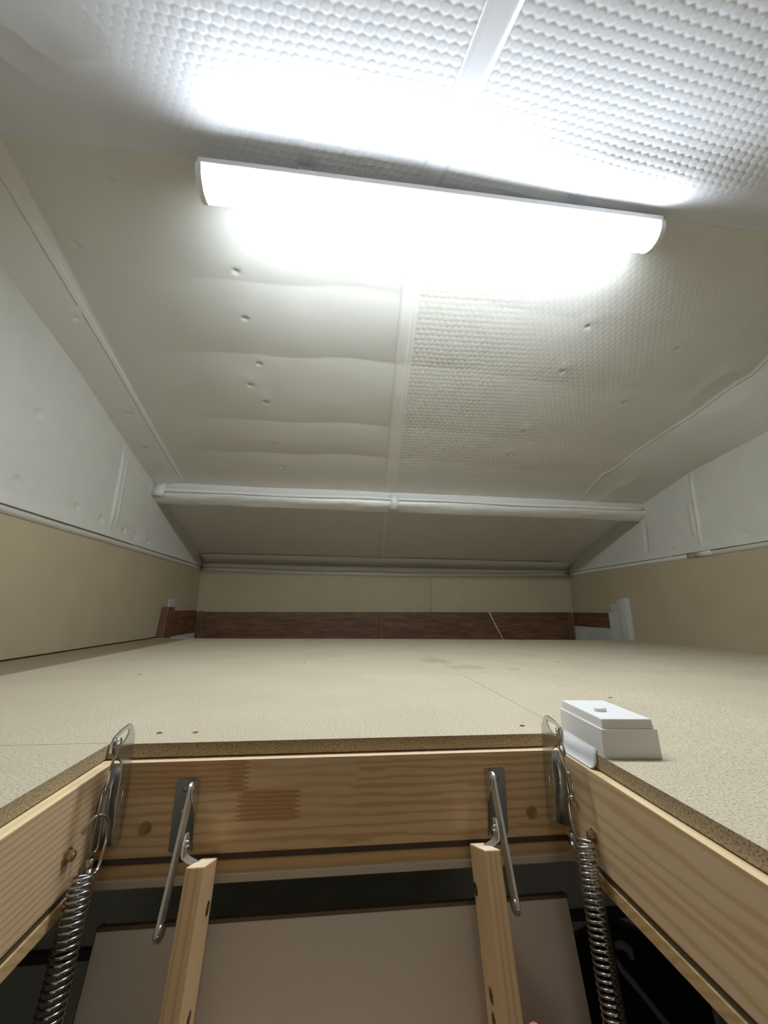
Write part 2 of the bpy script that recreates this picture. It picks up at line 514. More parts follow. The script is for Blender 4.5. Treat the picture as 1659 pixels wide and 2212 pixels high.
wall_sheet(XL, wall_left, 1, 0.562,
           [(1.57, 0.955), (1.55, 0.66), (1.905, 0.655), (2.1, 0.64), (2.32, 0.62), (2.45, 0.615), (2.62, 0.61), (1.3, 0.8), (1.0, 0.66), (0.7, 0.7)],
           [(2.185, 0.58, 2.185, 1.10, 0.009, 0.011), (2.185, 1.075, 2.6, 0.945, 0.011, 0.011), (1.2, 0.585, 2.4, 0.585, 0.02, 0.004), (2.24, 0.62, 2.235, 1.03, 0.01, 0.005)])
wall_sheet(XR, wall_right, -1, 0.575,
           [(2.95, 0.60), (2.4, 0.62), (1.9, 0.64), (1.5, 0.9)],
           [(2.18, 0.58, 2.16, 1.10, 0.009, 0.011), (2.21, 0.66, 2.21, 0.90, 0.012, 0.007), (2.62, 0.62, 2.60, 0.86, 0.014, -0.010), (1.9, 0.60, 2.3, 0.59, 0.02, 0.008), (2.85, 0.607, 3.05, 0.6, 0.01, -0.008)])

def strip(name, pts_a, pts_b, m, parent, th):
    """flat tape between two rails, th = small offset vector giving it thickness"""
    mb = MB()
    th = Vector(th)
    A = [mb.bm.verts.new(Vector(p)) for p in pts_a]
    B = [mb.bm.verts.new(Vector(p)) for p in pts_b]
    A2 = [mb.bm.verts.new(Vector(p) + th) for p in pts_a]
    B2 = [mb.bm.verts.new(Vector(p) + th) for p in pts_b]
    n = len(A)
    for i in range(n - 1):
        for q in ((A[i], A[i + 1], B[i + 1], B[i]), (A2[i], B2[i], B2[i + 1], A2[i + 1]), (A[i], A2[i], A2[i + 1], A[i + 1]), (B[i], B[i + 1], B2[i + 1], B2[i])):
            f = mb.bm.faces.new(q)
            f.smooth = True
    mb.bm.faces.new((A[0], B[0], B2[0], A2[0]))
    mb.bm.faces.new((A[-1], A2[-1], B2[-1], B[-1]))
    return mb.build(name, m, parent)

ys = np.linspace(YF, YB - 0.004, 60)
strip('tape_strip', [(XL, y, 0.53) for y in ys], [(XL + 0.002, y, 0.572) for y in ys], TAPE_PINK, wall_left, (0.003, 0, 0))
ys1 = np.linspace(YF, 2.30, 50)
ys2 = np.linspace(2.28, YB - 0.004, 30)
strip('tape_strip', [(XR, y, 0.545) for y in ys1], [(XR, y, 0.585) for y in ys1], TAPE_PINK, wall_right, (-0.004, 0, 0))
strip('tape_strip', [(XR, y, 0.543) for y in ys2], [(XR, y, 0.583) for y in ys2], TAPE, wall_right, (-0.003, 0, 0))
strip('tape_strip', [(XR - 0.004, y, 0.545) for y in (2.12, 2.24)], [(XR - 0.010, y, 0.60) for y in (2.12, 2.24)], TAPE, wall_right, (-0.004, 0, 0))
xs = np.linspace(XL + 0.01, XR - 0.01, 60)
wob = lambda x, a, s: a * math.sin(x * s) + a * 0.6 * math.sin(x * s * 2.7 + 1)
def sag(x):
    u = (x - XL) / (XR - XL)
    return 0.526 + 0.019 * u - 0.028 * math.sin(math.pi * u) + wob(x, 0.002, 2.5)
strip('tape_strip', [(x, YB - 0.002, sag(x)) for x in xs], [(x, YB - 0.004, sag(x) + 0.045) for x in xs], TAPE, wall_back, (0, -0.003, 0))
strip('tape_strip', [(x, YB - 0.022 + wob(x, 0.002, 6), sag(x) + 0.034 + wob(x, 0.0015, 7)) for x in xs], [(x, YB - 0.010, 0.606) for x in xs], TAPE, wall_back, (0, -0.003, 0))

# ---- ceiling: roof boarding with foil insulation sheets and tape
mb = MB()
def roof_slab(y0, y1):
    z0 = RIDGE_Z - SLOPE * abs(y0 - RIDGE_Y) + 0.035
    z1 = RIDGE_Z - SLOPE * abs(y1 - RIDGE_Y) + 0.035
    q = [(XL - WT, y0, z0), (XR + WT, y0, z0), (XR + WT, y1, z1), (XL - WT, y1, z1)]
    mb.hexa(q, [(x, y, z + 0.06) for x, y, z in q])
roof_slab(RIDGE_Y, YB + 0.08)
roof_slab(YF - 0.08, RIDGE_Y)
ceiling = structure(mb.build('ceiling', ROOF), 'white bubble foil insulation covering both slopes of the roof')

PITCH = 0.0275
def bubbles(X, S, p=PITCH, rad=0.44, rot=0.0):
    ca, sa = math.cos(rot), math.sin(rot)
    X, S = X * ca - S * sa, X * sa + S * ca
    row_h = p * 0.866
    best = np.full(X.shape, 9.0)
    r0 = np.round(S / row_h)
    for dr in (-1, 0, 1):
        r = r0 + dr
        off = np.where(np.mod(r, 2) == 0, 0.0, 0.5)
        c = np.round(X / p - off)
        d = np.hypot(X - (c + off) * p, S - r * row_h)
        best = np.minimum(best, d)
    t = np.clip(1 - (best / (rad * p)) ** 2, 0, 1)
    return np.clip(t * 3.0, 0, 1) * 0.9 + 0.1 * t

def seam_x(y):
    return np.where(y > RIDGE_Y, 0.215 + 0.064 * (y - 1.0), 0.222 + 0.10 * (RIDGE_Y - y))

DIMPLES = [(-0.443, 1.285), (-0.442, 1.461), (-0.419, 1.674), (-0.48, 1.79), (-0.418, 1.886), (-0.408, 2.18), (-0.398, 2.37),
           (1.06, 1.37), (1.06, 1.588), (1.033, 1.98), (1.027, 2.17), (1.55, 1.43), (1.50, 1.74), (-1.0, 1.25), (-0.78, 1.05),
           (-1.13, 1.5), (-1.14, 2.0), (-1.16, 2.25), (-1.15, 2.42)]
FOLDS = [0.97, 1.09, 1.32, 1.63, 2.015, 2.26, 2.6, 3.0, 3.3, 3.66]

def foil_drop(X, Y, fine=True):
    """how far the foil sags below the roof plane, bubbles aside"""
    X, Y = np.asarray(X, float), np.asarray(Y, float)
    yw = Y + 0.02 * np.sin(X * 3.1 + 1) + 0.018 * value_noise(X * 4 + 9, Y * 0 + 1, 31) - 0.012 * X
    h = np.zeros_like(X)
    for a, b in zip(FOLDS, FOLDS[1:]):
        t = (yw - a) / (b - a)
        h = np.where((t >= 0) & (t < 1), (1 - (2 * t - 1) ** 2) * (1.0 if b - a > 0.3 else 0.7), h)
    side = np.interp(X, [XL + 0.2, XL + 0.7, 0.2, 0.35, XR], [0.1, 1.0, 1.0, 0.45, 0.35])
    h = h * 0.0062 * side * np.clip((Y - RIDGE_Y) / 0.1, 0, 1)
    h += 0.006 * value_noise(X * 2.1 + 1, Y * 2.4, 42) + 0.0016 * value_noise(X * 9, Y * 9, 43) + 0.003
    wr = np.clip((X - 1.75) / 0.2, 0, 1) * np.clip((Y - 1.0) / 0.3, 0, 1)
    h += wr * 0.008 * (1 - 4 * np.abs(value_noise(X * 4.5 + Y * 2, Y * 5 - X * 2.0, 71)))
    wl = np.clip((-0.45 - X) / 0.3, 0, 1) * np.clip((RIDGE_Y - 0.12 - Y) / 0.1, 0, 1)
    h += wl * 0.004 * (1 - 4 * np.abs(value_noise(X * 9 - Y * 5, Y * 9 + X * 3.0, 72)))
    h += 0.030 * np.clip((X - 0.15) / 0.6, 0, 1) * np.clip((XR - X) / 0.8, 0, 1) * np.exp(-((Y - 0.83) / 0.10) ** 2)
    return h

def sheet(x0, x1, y0, y1, nx, ny, amp, m, rot=0.0):
    u = np.linspace(0, 1, nx)
    yv = np.linspace(y0, y1, ny)
    xa = x0(yv) if callable(x0) else np.full(ny, x0)
    xb = x1(yv) if callable(x1) else np.full(ny, x1)
    X = xa[None, :] + u[:, None] * (xb - xa)[None, :]
    Y = np.broadcast_to(yv[None, :], X.shape).copy()
    S = (Y - RIDGE_Y) * 1.061
    h = foil_drop(X, Y)
    if amp:
        near = y1 <= RIDGE_Y
        e0 = 0.55 if near else 0.17
        edge = np.clip((X - (XL + e0)) / 0.25, 0.0, 1) * np.clip((XR - (0.75 if near else 0.5) - X) / 0.35, 0.0, 1)
        fade = np.clip(0.35 + 1.3 * (value_noise(X * 1.3 + 2, Y * 1.7, 51) + 0.5) + 0.5 * value_noise(X * 6, Y * 6, 52), 0.15, 1.3)
        B = bubbles(X + 0.004 * value_noise(X * 16, Y * 16, 61), S + 0.004 * value_noise(X * 16 + 7, Y * 16, 62), rot=rot)
        h += amp * B * edge * fade
        h += amp * 0.5 * value_noise(X * 38, Y * 38, 63) * edge
    for (dx, dy) in DIMPLES:
        h -= 0.0065 * np.exp(-(((X - dx) / 0.011) ** 2 + ((Y - dy) / 0.0085) ** 2))
        h += 0.002 * np.exp(-(((X - dx) / 0.04) ** 2 + ((Y - dy + 0.03) / 0.028) ** 2))
    return grid_mesh('foil_sheet', np.stack([X, Y, zc(X, Y) - h], -1), m, ceiling)

RYs = RIDGE_Y
sheet(XL - 0.005, seam_x, RYs, 2.62, 260, 360, 0.0002, FOIL)
sheet(seam_x, XR + 0.005, RYs, 2.62, 560, 460, 0.0008, FOIL, 0.03)
sheet(XL - 0.005, seam_x, 2.62, YB + 0.01, 90, 80, 0.0, FOIL)
sheet(seam_x, XR + 0.005, 2.62, YB + 0.01, 110, 80, 0.0, FOIL)
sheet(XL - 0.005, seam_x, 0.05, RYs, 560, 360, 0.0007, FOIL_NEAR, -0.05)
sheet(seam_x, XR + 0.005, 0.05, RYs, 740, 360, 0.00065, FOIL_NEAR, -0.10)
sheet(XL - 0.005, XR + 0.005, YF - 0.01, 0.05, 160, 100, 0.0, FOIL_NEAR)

def ceiling_tape(path, w, lift=0.002, m=TAPE, nw=5):
    rails = []
    for k in range(nw):
        o = -w / 2 + w * k / (nw - 1)
        rails.append([(x + o, y, float(zc(x + o, y)) - float(foil_drop(x + o, y)) - lift) for x, y in path])
    mb = MB()
    V = [[mb.bm.verts.new(p) for p in r] for r in rails]
    T = [[mb.bm.verts.new((p[0], p[1], p[2] + lift * 0.8)) for p in rails[k]] for k in (0, nw - 1)]
    n = len(path)
    for i in range(n - 1):
        for k in range(nw - 1):
            mb.bm.faces.new((V[k][i], V[k][i + 1], V[k + 1][i + 1], V[k + 1][i])).smooth = True
        mb.bm.faces.new((V[0][i], T[0][i], T[0][i + 1], V[0][i + 1]))
        mb.bm.faces.new((V[-1][i], V[-1][i + 1], T[1][i + 1], T[1][i]))
    mb.build('tape_strip', m, ceiling)
ceiling_tape([(float(seam_x(y)), y) for y in np.linspace(0.99, 2.6, 90)], 0.055, 0.0022)
ceiling_tape([(float(seam_x(y)) + 0.034, y) for y in np.linspace(0.99, 2.6, 90)], 0.03, 0.0014)
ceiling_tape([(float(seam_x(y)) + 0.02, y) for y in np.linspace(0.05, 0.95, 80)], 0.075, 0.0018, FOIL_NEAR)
ceiling_tape([(float(seam_x(y)), y) for y in np.linspace(2.66, YB, 40)], 0.05, 0.002)
ceiling_tape([(-1.06 - 0.03 * (2.5 - y), y) for y in np.linspace(1.0, 2.58, 90)], 0.024, 0.0009)
ceiling_tape([(1.745, y) for y in np.linspace(2.62, 2.3, 14)] + [(float(np.interp(y, [1.2, 1.49, 1.79, 2.07, 2.3], [2.05, 2.03, 1.93, 1.83, 1.775])), y) for y in np.linspace(2.25, 1.3, 50)], 0.02, 0.0015)
xs = np.linspace(XL + 0.02, XR - 0.02, 60)
strip('tape_strip', [(x, YB - 0.028, 0.590) for x in xs], [(x, YB - 0.135 + wob(x, 0.004, 5), float(zc(x, YB - 0.135)) - 0.0155) for x in xs], TAPE, ceiling, (0, 0, 0.0015))

# ---- foil-wrapped purlin under the far slope
prof = [(2.598, 1.035), (2.590, 0.985), (2.578, 0.955), (2.572, 0.930), (2.574, 0.916), (2.583, 0.905), (2.600, 0.894), (2.628, 0.879), (2.645, 0.873), (2.658, 0.876), (2.668, 0.888), (2.685, 0.93), (2.72, 1.0)]
xs = np.linspace(XL, XR, 230)
P = np.zeros((len(xs), len(prof), 3))
for j, (y, z) in enumerate(prof):
    w = value_noise(xs * 5 + j * 0.35, xs * 0 + j * 0.9, 81) * 0.011 + value_noise(xs * 26, xs * 0 + j, 82) * 0.004
    P[:, j, 0] = xs
    P[:, j, 1] = y + w * 0.7
    P[:, j, 2] = z + w + 0.006 * np.sin((xs - XL) / (XR - XL) * math.pi) * (-1)
trim_1 = grid_mesh('trim_1', P, FOIL)
structure(trim_1, 'foil-wrapped white roof beam running across under the far slope')
strip('tape_strip', [(XL + 0.004, 2.585, 1.0), (XL + 0.004, 2.562, 0.93), (XL + 0.004, 2.566, 0.905)], [(XL + 0.085, 2.585, 1.0), (XL + 0.08, 2.562, 0.93), (XL + 0.075, 2.566, 0.905)], TAPE, trim_1, (0, -0.003, 0))
strip('tape_strip', [(x, 2.579 + wob(x, 0.001, 9), 0.965 + wob(x, 0.003, 4)) for x in xs[::4]], [(x, 2.568 + wob(x, 0.001, 9), 0.937 + wob(x, 0.004, 3)) for x in xs[::4]], TAPE, trim_1, (0, -0.002, 0))
strip('tape_strip', [(0.33, 2.578, 0.985), (0.33, 2.560, 0.93), (0.33, 2.572, 0.90), (0.33, 2.63, 0.868)], [(0.385, 2.578, 0.985), (0.385, 2.560, 0.93), (0.385, 2.572, 0.90), (0.385, 2.63, 0.868)], TAPE, trim_1, (0, -0.002, -0.001))

# ---- brown skirting boards round the far recess
mb = MB()
y0, y1 = YB - 0.03, YB - 0.004
mb.hexa([(XL + 0.03, y0, -0.16), (XR - 0.03, y0, -0.16), (XR - 0.03, y1, -0.16), (XL + 0.03, y1, -0.16)],
        [(XL + 0.03, y0, 0.166), (XR - 0.03, y0, 0.193), (XR - 0.03, y1, 0.193), (XL + 0.03, y1, 0.166)], bev=0.002)
bb = structure(mb.build('baseboard_back', BROWN), 'dark brown stained boards along the foot of the far wall')
for x, zt in ((XL + 0.055, 0.172), (0.385, 0.175), (XR - 0.06, 0.19)):
    MB().box((x - 0.022, y0 - 0.012, -0.15), (x + 0.022, y0 + 0.001, zt), bev=0.003).build('batten', BROWN_POST, bb)
mb = MB().box((XL + 0.003, 3.10, -0.15), (XL + 0.024, YB - 0.04, 0.178), bev=0.002)
bl = structure(mb.build('baseboard_left', BROWN), 'short brown board on the left wall beside the far recess')
MB().hexa([(XL + 0.003, 2.93, -0.02), (XL + 0.05, 2.93, -0.02), (XL + 0.05, 3.06, -0.02), (XL + 0.003, 3.06, -0.02)],
          [(XL + 0.003, 2.97, 0.205), (XL + 0.045, 2.97, 0.205), (XL + 0.045, 3.09, 0.205), (XL + 0.003, 3.09, 0.205)], bev=0.004).build('batten', BROWN_POST, bl)
MB().box((XL + 0.003, 3.05, 0.19), (XL + 0.012, 3.15, 0.262), bev=0.001).build('tape_strip', GREY_PAINT, bl)
MB().box((XL + 0.01, FLOOR_END + 0.005, -0.05), (XL + 0.34, FLOOR_END + 0.03, -0.001), bev=0.002).build('white_edge', WHITE_PAINT, bl)
MB().box((XL + 0.026, 3.06, -0.06), (XL + 0.03, 3.6, -0.005)).build('tape_strip', WHITE_PAINT, bl)
mb = MB().box((XR - 0.022, 3.02, -0.15), (XR - 0.003, YB - 0.035, 0.192), bev=0.001)
br = structure(mb.build('baseboard_right', BROWN), 'brown and white painted boards on the right wall beside the far recess')
MB().box((XR - 0.034, 3.02, -0.15), (XR - 0.021, YB - 0.06, 0.068), bev=0.002).build('white_board', GREY_PAINT, br)
MB().box((XR - 0.038, 3.42, -0.10), (XR - 0.033, YB - 0.08, 0.045), bev=0.001).build('white_block', WHITE_PAINT, br)
MB().box((XR - 0.042, 2.97, -0.10), (XR - 0.02, 3.085, 0.195), bev=0.002).build('white_block', WHITE_PAINT, br)
MB().box((XR - 0.016, 2.98, 0.195), (XR - 0.003, 3.08, 0.268), bev=0.001).build('grey_block', GREY_PAINT, br)
MB().box((XR - 0.046, 2.93, -0.05), (XR - 0.003, 2.968, 0.292), bev=0.003).build('white_post', GREY_PAINT, br)
MB().hexa([(XR - 0.050, 2.868, -0.02), (XR - 0.002, 2.868, -0.02), (XR - 0.002, 2.928, -0.02), (XR - 0.050, 2.928, -0.02)],
          [(XR - 0.045, 2.873, 0.308), (XR - 0.002, 2.873, 0.308), (XR - 0.002, 2.928, 0.308), (XR - 0.045, 2.928, 0.308)], bev=0.002).build('white_post', WHITE_PAINT, br)

# ---- thin cord across the far boards
mb = MB()
mb.tube([(1.405, YB - 0.032, 0.187), (1.44, YB - 0.036, 0.11), (1.485, YB - 0.036, 0.02), (1.53, YB - 0.036, -0.07), (1.54, YB - 0.04, -0.158)], 0.0045, 6)
tag(mb.build('cord', CORD), 'thin white cord hanging slantwise across the brown boards', 'cord')

# ================================================================== ROOM BELOW
LX0, LX1, LY0, LY1, LZ = -1.15, 1.5, -1.6, 1.75, -2.45
structure(MB().box((LX0 - 0.1, LY0 - 0.1, LZ - 0.1), (LX1 + 0.1, LY1 + 0.1, LZ)).build('floor_below', LOWER_FLOOR), 'dark floor of the room under the hatch')
wb = structure(MB().box((LX0 - 0.1, LY1, LZ), (LX1 + 0.1, LY1 + 0.1, -0.171)).build('wall_below_back', LOWER_WALL), 'dark grey wall of the room below')
structure(MB().box((LX0 - 0.1, LY0 - 0.1, LZ), (LX1 + 0.1, LY0, -0.171)).build('wall_below_front', LOWER_WALL), 'wall of the room below behind the camera')
structure(MB().box((LX0 - 0.1, LY0, LZ), (LX0, LY1, -0.171)).build('wall_below_left', LOWER_WALL), 'left wall of the room below')
structure(MB().box((LX1, LY0, LZ), (LX1 + 0.1, LY1, -0.171)).build('wall_below_right', LOWER_WALL), 'right wall of the room below')
MB().box((LX0, LY1 - 0.02, -0.955), (LX1, LY1, -0.925), bev=0.003).build('rail', LOWER_RAIL, wb)

# dark coat hanging on the lower wall
coat = thing('coat', 'black coat with a grey strip hanging in the dark room below', 'coat', (1.06, 1.68, -2.1))
ny_, nz_ = 40, 40
P = np.zeros((ny_, nz_, 3))
for i in range(ny_):
    a = math.pi * (i / (ny_ - 1))
    for j in range(nz_):
        t = j / (nz_ - 1)
        z = -0.935 - t * 1.0
        half = 0.34 * min(1, (0.25 + 1.6 * t ** 0.45)) if t < 0.2 else 0.34 + 0.05 * t
        dep = 0.09 * min(1, 0.2 + 3 * t) + 0.014 * math.sin(i * 1.1 + t * 3)
        P[i, j] = (1.06 - half * math.cos(a), 1.70 - dep * math.sin(a) ** 0.6, z - 0.06 * (math.cos(a) ** 2) * (1 - t) ** 3)
grid_mesh('coat_body', P, BLACK_CLOTH, coat)
mb = MB()
mb.tube([(1.02, 1.612, -0.952), (1.045, 1.606, -0.947), (1.065, 1.603, -0.958), (1.075, 1.602, -0.985)], [0.010, 0.014, 0.014, 0.010], 10)
mb.tube([(1.015, 1.604, -0.985), (1.03, 1.602, -1.012), (1.06, 1.601, -1.045), (1.11, 1.602, -1.10), (1.17, 1.604, -1.17), (1.24, 1.61, -1.25)], [0.006, 0.010, 0.011, 0.010, 0.011, 0.011], 10)
mb.build('strip', GREY_STRAP, coat)
mb = MB()
mb.tube([(1.06, 1.727, -0.975), (1.06, 1.68, -0.98), (1.06, 1.65, -0.945)], 0.008, 8)
mb.build('coat_hook', SCREW, coat)

# ================================================================== HATCH FRAME
FX0, FX1, FY0, FY1 = -0.320, 0.367, -0.50, 0.676
FT, FB = -0.021, -0.139
frame = thing('loft_hatch', 'pine framed loft hatch with its beige lid hanging open', 'hatch', (0.0235, 0.09, FB))
# far board: glued lamellae with finger joints on its face
mb = MB()
mb.box((FX0 - 0.025, FY1 + 0.0006, FB), (FX1 + 0.025, FY1 + 0.026, FT), 0)
for f in mb.bm.faces:
    if f.calc_center_median().z > FT - 1e-4:
        f.material_index = 4
def zig(x, z0, z1, n, d=0.0065):
    return [(x + (d if k % 2 else -d), z0 + (z1 - z0) * k / n) for k in range(n + 1)]
zr = [FB, -0.101, -0.062, FT]       # three rows
def lamella(row, xl, xr, mi, zl=False, zrr=False):
    z0, z1 = zr[row], zr[row + 1]
    L = zig(xl, z0, z1, 12) if zl else [(xl, z0), (xl, z1)]
    R = zig(xr, z0, z1, 12) if zrr else [(xr, z0), (xr, z1)]
    n = max(len(L), len(R))
    L = L if len(L) == n else [(L[0][0], z) for _, z in (R if len(R) == n else [(0, z0 + (z1 - z0) * k / (n - 1)) for k in range(n)])]
    R = R if len(R) == n else [(R[0][0], z) for _, z in L]
    for k in range(n - 1):
        mb.face([(L[k][0], FY1, L[k][1]), (R[k][0], FY1, R[k][1]), (R[k + 1][0], FY1, R[k + 1][1]), (L[k + 1][0], FY1, L[k + 1][1])], mi)
lamella(0, FX0, FX1, 0)
lamella(1, FX0, -0.135, 0, False, True)
lamella(1, -0.135, -0.050, 2, True, True)
lamella(1, -0.050, 0.03, 1, True, True)
lamella(1, 0.03, FX1, 0, True, False)
lamella(2, FX0, -0.155, 3, False, True)
lamella(2, -0.155, -0.127, 2, True, True)
lamella(2, -0.127, 0.035, 1, True, True)
lamella(2, 0.035, FX1, 0, True, False)
mb.build('frame_board', [PINE_X, PINE_X2, PINE_RED, PINE_RED2, PINE_TOPX], frame)
def side_board(x0, x1, m):
    mb = MB().box((x0, FY0 - 0.025, FB), (x1, FY1 + 0.0005, FT), 0, bev=0.0012)
    for f in mb.bm.faces:
        if f.normal.z > 0.9 or f.calc_center_median().z > FT - 1e-4:
            f.material_index = 1
    return mb.build('frame_board', [m, PINE_TOP], frame)
side_board(FX0 - 0.026, FX0, PINE_YL)
side_board(FX1, FX1 + 0.028, PINE_YR)
MB().box((FX0, FY0 - 0.026, FB), (FX1, FY0, FT), bev=0.001).build('frame_board', PINE_X, frame)
# rubber seal in the groove under the boards, stop lip, painted casing
def ring(name, inset, z0, z1, w, mats, near=True):
    x0, x1, y0, y1 = FX0 - inset, FX1 + inset, FY0 - inset, FY1 + inset
    mb = MB()
    mb.box((x0 - w, y1, z0), (x1 + w, y1 + w, z1))
    mb.box((x0 - w, y0, z0), (x0, y1, z1))
    mb.box((x1, y0, z0), (x1 + w, y1, z1))
    mb.box((x0 - w, y0 - w, z0), (x1 + w, y0, z1))
    return mb.build(name, mats, frame)
ring('seal', 0.0025, -0.148, FB, 0.018, SEAL)
ring('stop_lip', -0.0005, -0.163, -0.148, 0.02, PINE_LIP)
MB().box((FX0 - 0.06, FY1 - 0.002, -0.1745), (FX1 + 0.06, FY1 + 0.09, -0.163), bev=0.002).build('casing', CASING, frame)
# hex bolts with washers
def bolt(c, ax):
    mb = MB()
    a = Vector(ax)
    mb.disc(c, ax, 0.0088, 0.0014, 24)
    mb.disc(Vector(c) + a * 0.0014, ax, 0.0060, 0.0065, 6)
    mb.disc(Vector(c) + a * 0.0079, ax, 0.0034, 0.0016, 16)
    mb.build('bolt', BRASS, frame)
bolt((-0.262, FY1, -0.1035), (0, -1, 0))
bolt((0.313, FY1, -0.107), (0, -1, 0))
bolt((FX0, 0.603, -0.0965), (1, 0, 0))
bolt((FX1, 0.600, -0.1045), (-1, 0, 0))

# ================================================================== HATCH LID
U = Vector((0, -0.300, -0.954)).normalized()          # down along the lid
N = Vector((0, -0.954, 0.300)).normalized()           # out of its face towards the climber
T0 = Vector((0, FY1, -0.217))
def slab(x0, x1, s0, s1, d0, d1, name, m, parent, bev=0.0):
    mb = MB()
    q = lambda x, s, d: T0 + Vector((x, 0, 0)) + U * s + N * d
    mb.hexa([q(x0, s0, d0), q(x1, s0, d0), q(x1, s1, d0), q(x0, s1, d0)], [q(x0, s0, d1), q(x1, s0, d1), q(x1, s1, d1), q(x0, s1, d1)], bev=bev)
    return mb.build(name, m, parent)
lid = slab(-0.305, 0.359, 0.003, 1.14, -0.022, 0.0, 'lid', LIDP, frame, 0.001)
lid['label'] = 'beige painted lid panel'
slab(-0.3065, 0.3605, -0.001, 0.003, -0.013, 0.0004, 'edge_band', LID_EDGE, lid)
slab(-0.3065, -0.305, 0.0, 1.14, -0.022, -0.003, 'edge_band', LID_EDGE, lid)
slab(0.359, 0.3605, 0.0, 1.14, -0.022, -0.003, 'edge_band', LID_EDGE, lid)

# ================================================================== LADDER
ladder = thing('loft_ladder', 'wooden folding ladder rising in front of the beige lid', 'ladder', (0.025, 0.45, -0.8))
SU = Vector((0, -0.285, -0.9585)).normalized()
SD = Vector((0, 0.915, -0.40)).normalized()
SD = (SD - SU * SD.dot(SU)).normalized()
def stringer(x0, x1, top, screws, inner, sgn):
    """top: near upper edge point (y, z)"""
    mb = MB()
    A = Vector((0, *top))
    E = 0.071
    slant = 0.005
    def q(x, s, d):
        return A + Vector((x, 0, 0)) + SU * s + SD * d
    mb.hexa([q(x0, 1.35, 0), q(x1, 1.35, 0), q(x1, 1.35, E), q(x0, 1.35, E)], [q(x0, 0, 0), q(x1, 0, 0), q(x1, slant, E), q(x0, slant, E)], 1, 0, bev=0.0015)
    for f in mb.bm.faces:
        f.material_index = 1 if (f.calc_center_median() - A).dot(SU) < 0.012 and f.normal.dot(SU) < -0.5 else 0
    st = mb.build('stringer', [PINE_ST, PINE_END], ladder)
    for (y, z) in screws:
        m2 = MB()
        m2.disc((inner - sgn * 0.0015, y, z), (sgn, 0, 0), 0.0072, 0.0019, 20)
        m2.build('screw', SCREW, st)
        m3 = MB()
        m3.disc((inner + sgn * 0.0003, y, z), (sgn, 0, 0), 0.0034, 0.0004, 6)
        m3.build('screw_slot', HOLE, st)
    return st
stringer(-0.176, -0.154, (0.5945, -0.111), [(0.630, -0.175), (0.594, -0.258), (0.585, -0.285)], -0.154, 1)
stringer(0.205, 0.2265, (0.5915, -0.1095), [(0.636, -0.178), (0.592, -0.262), (0.586, -0.282)], 0.205, -1)
for s in (0.26, 0.50, 0.74, 0.98, 1.22):
    mb = MB()
    A = Vector((0, 0.5945, -0.111)) + SU * s
    q = [Vector((x, A.y - 0.006 + d, A.z - 0.028)) for x, d in ((-0.1535, 0), (0.2045, 0), (0.2045, 0.078), (-0.1535, 0.078))]
    mb.hexa(q, [p + Vector((0, 0, 0.02)) for p in q], bev=0.002)
    mb.build('tread', PINE_X2, ladder)

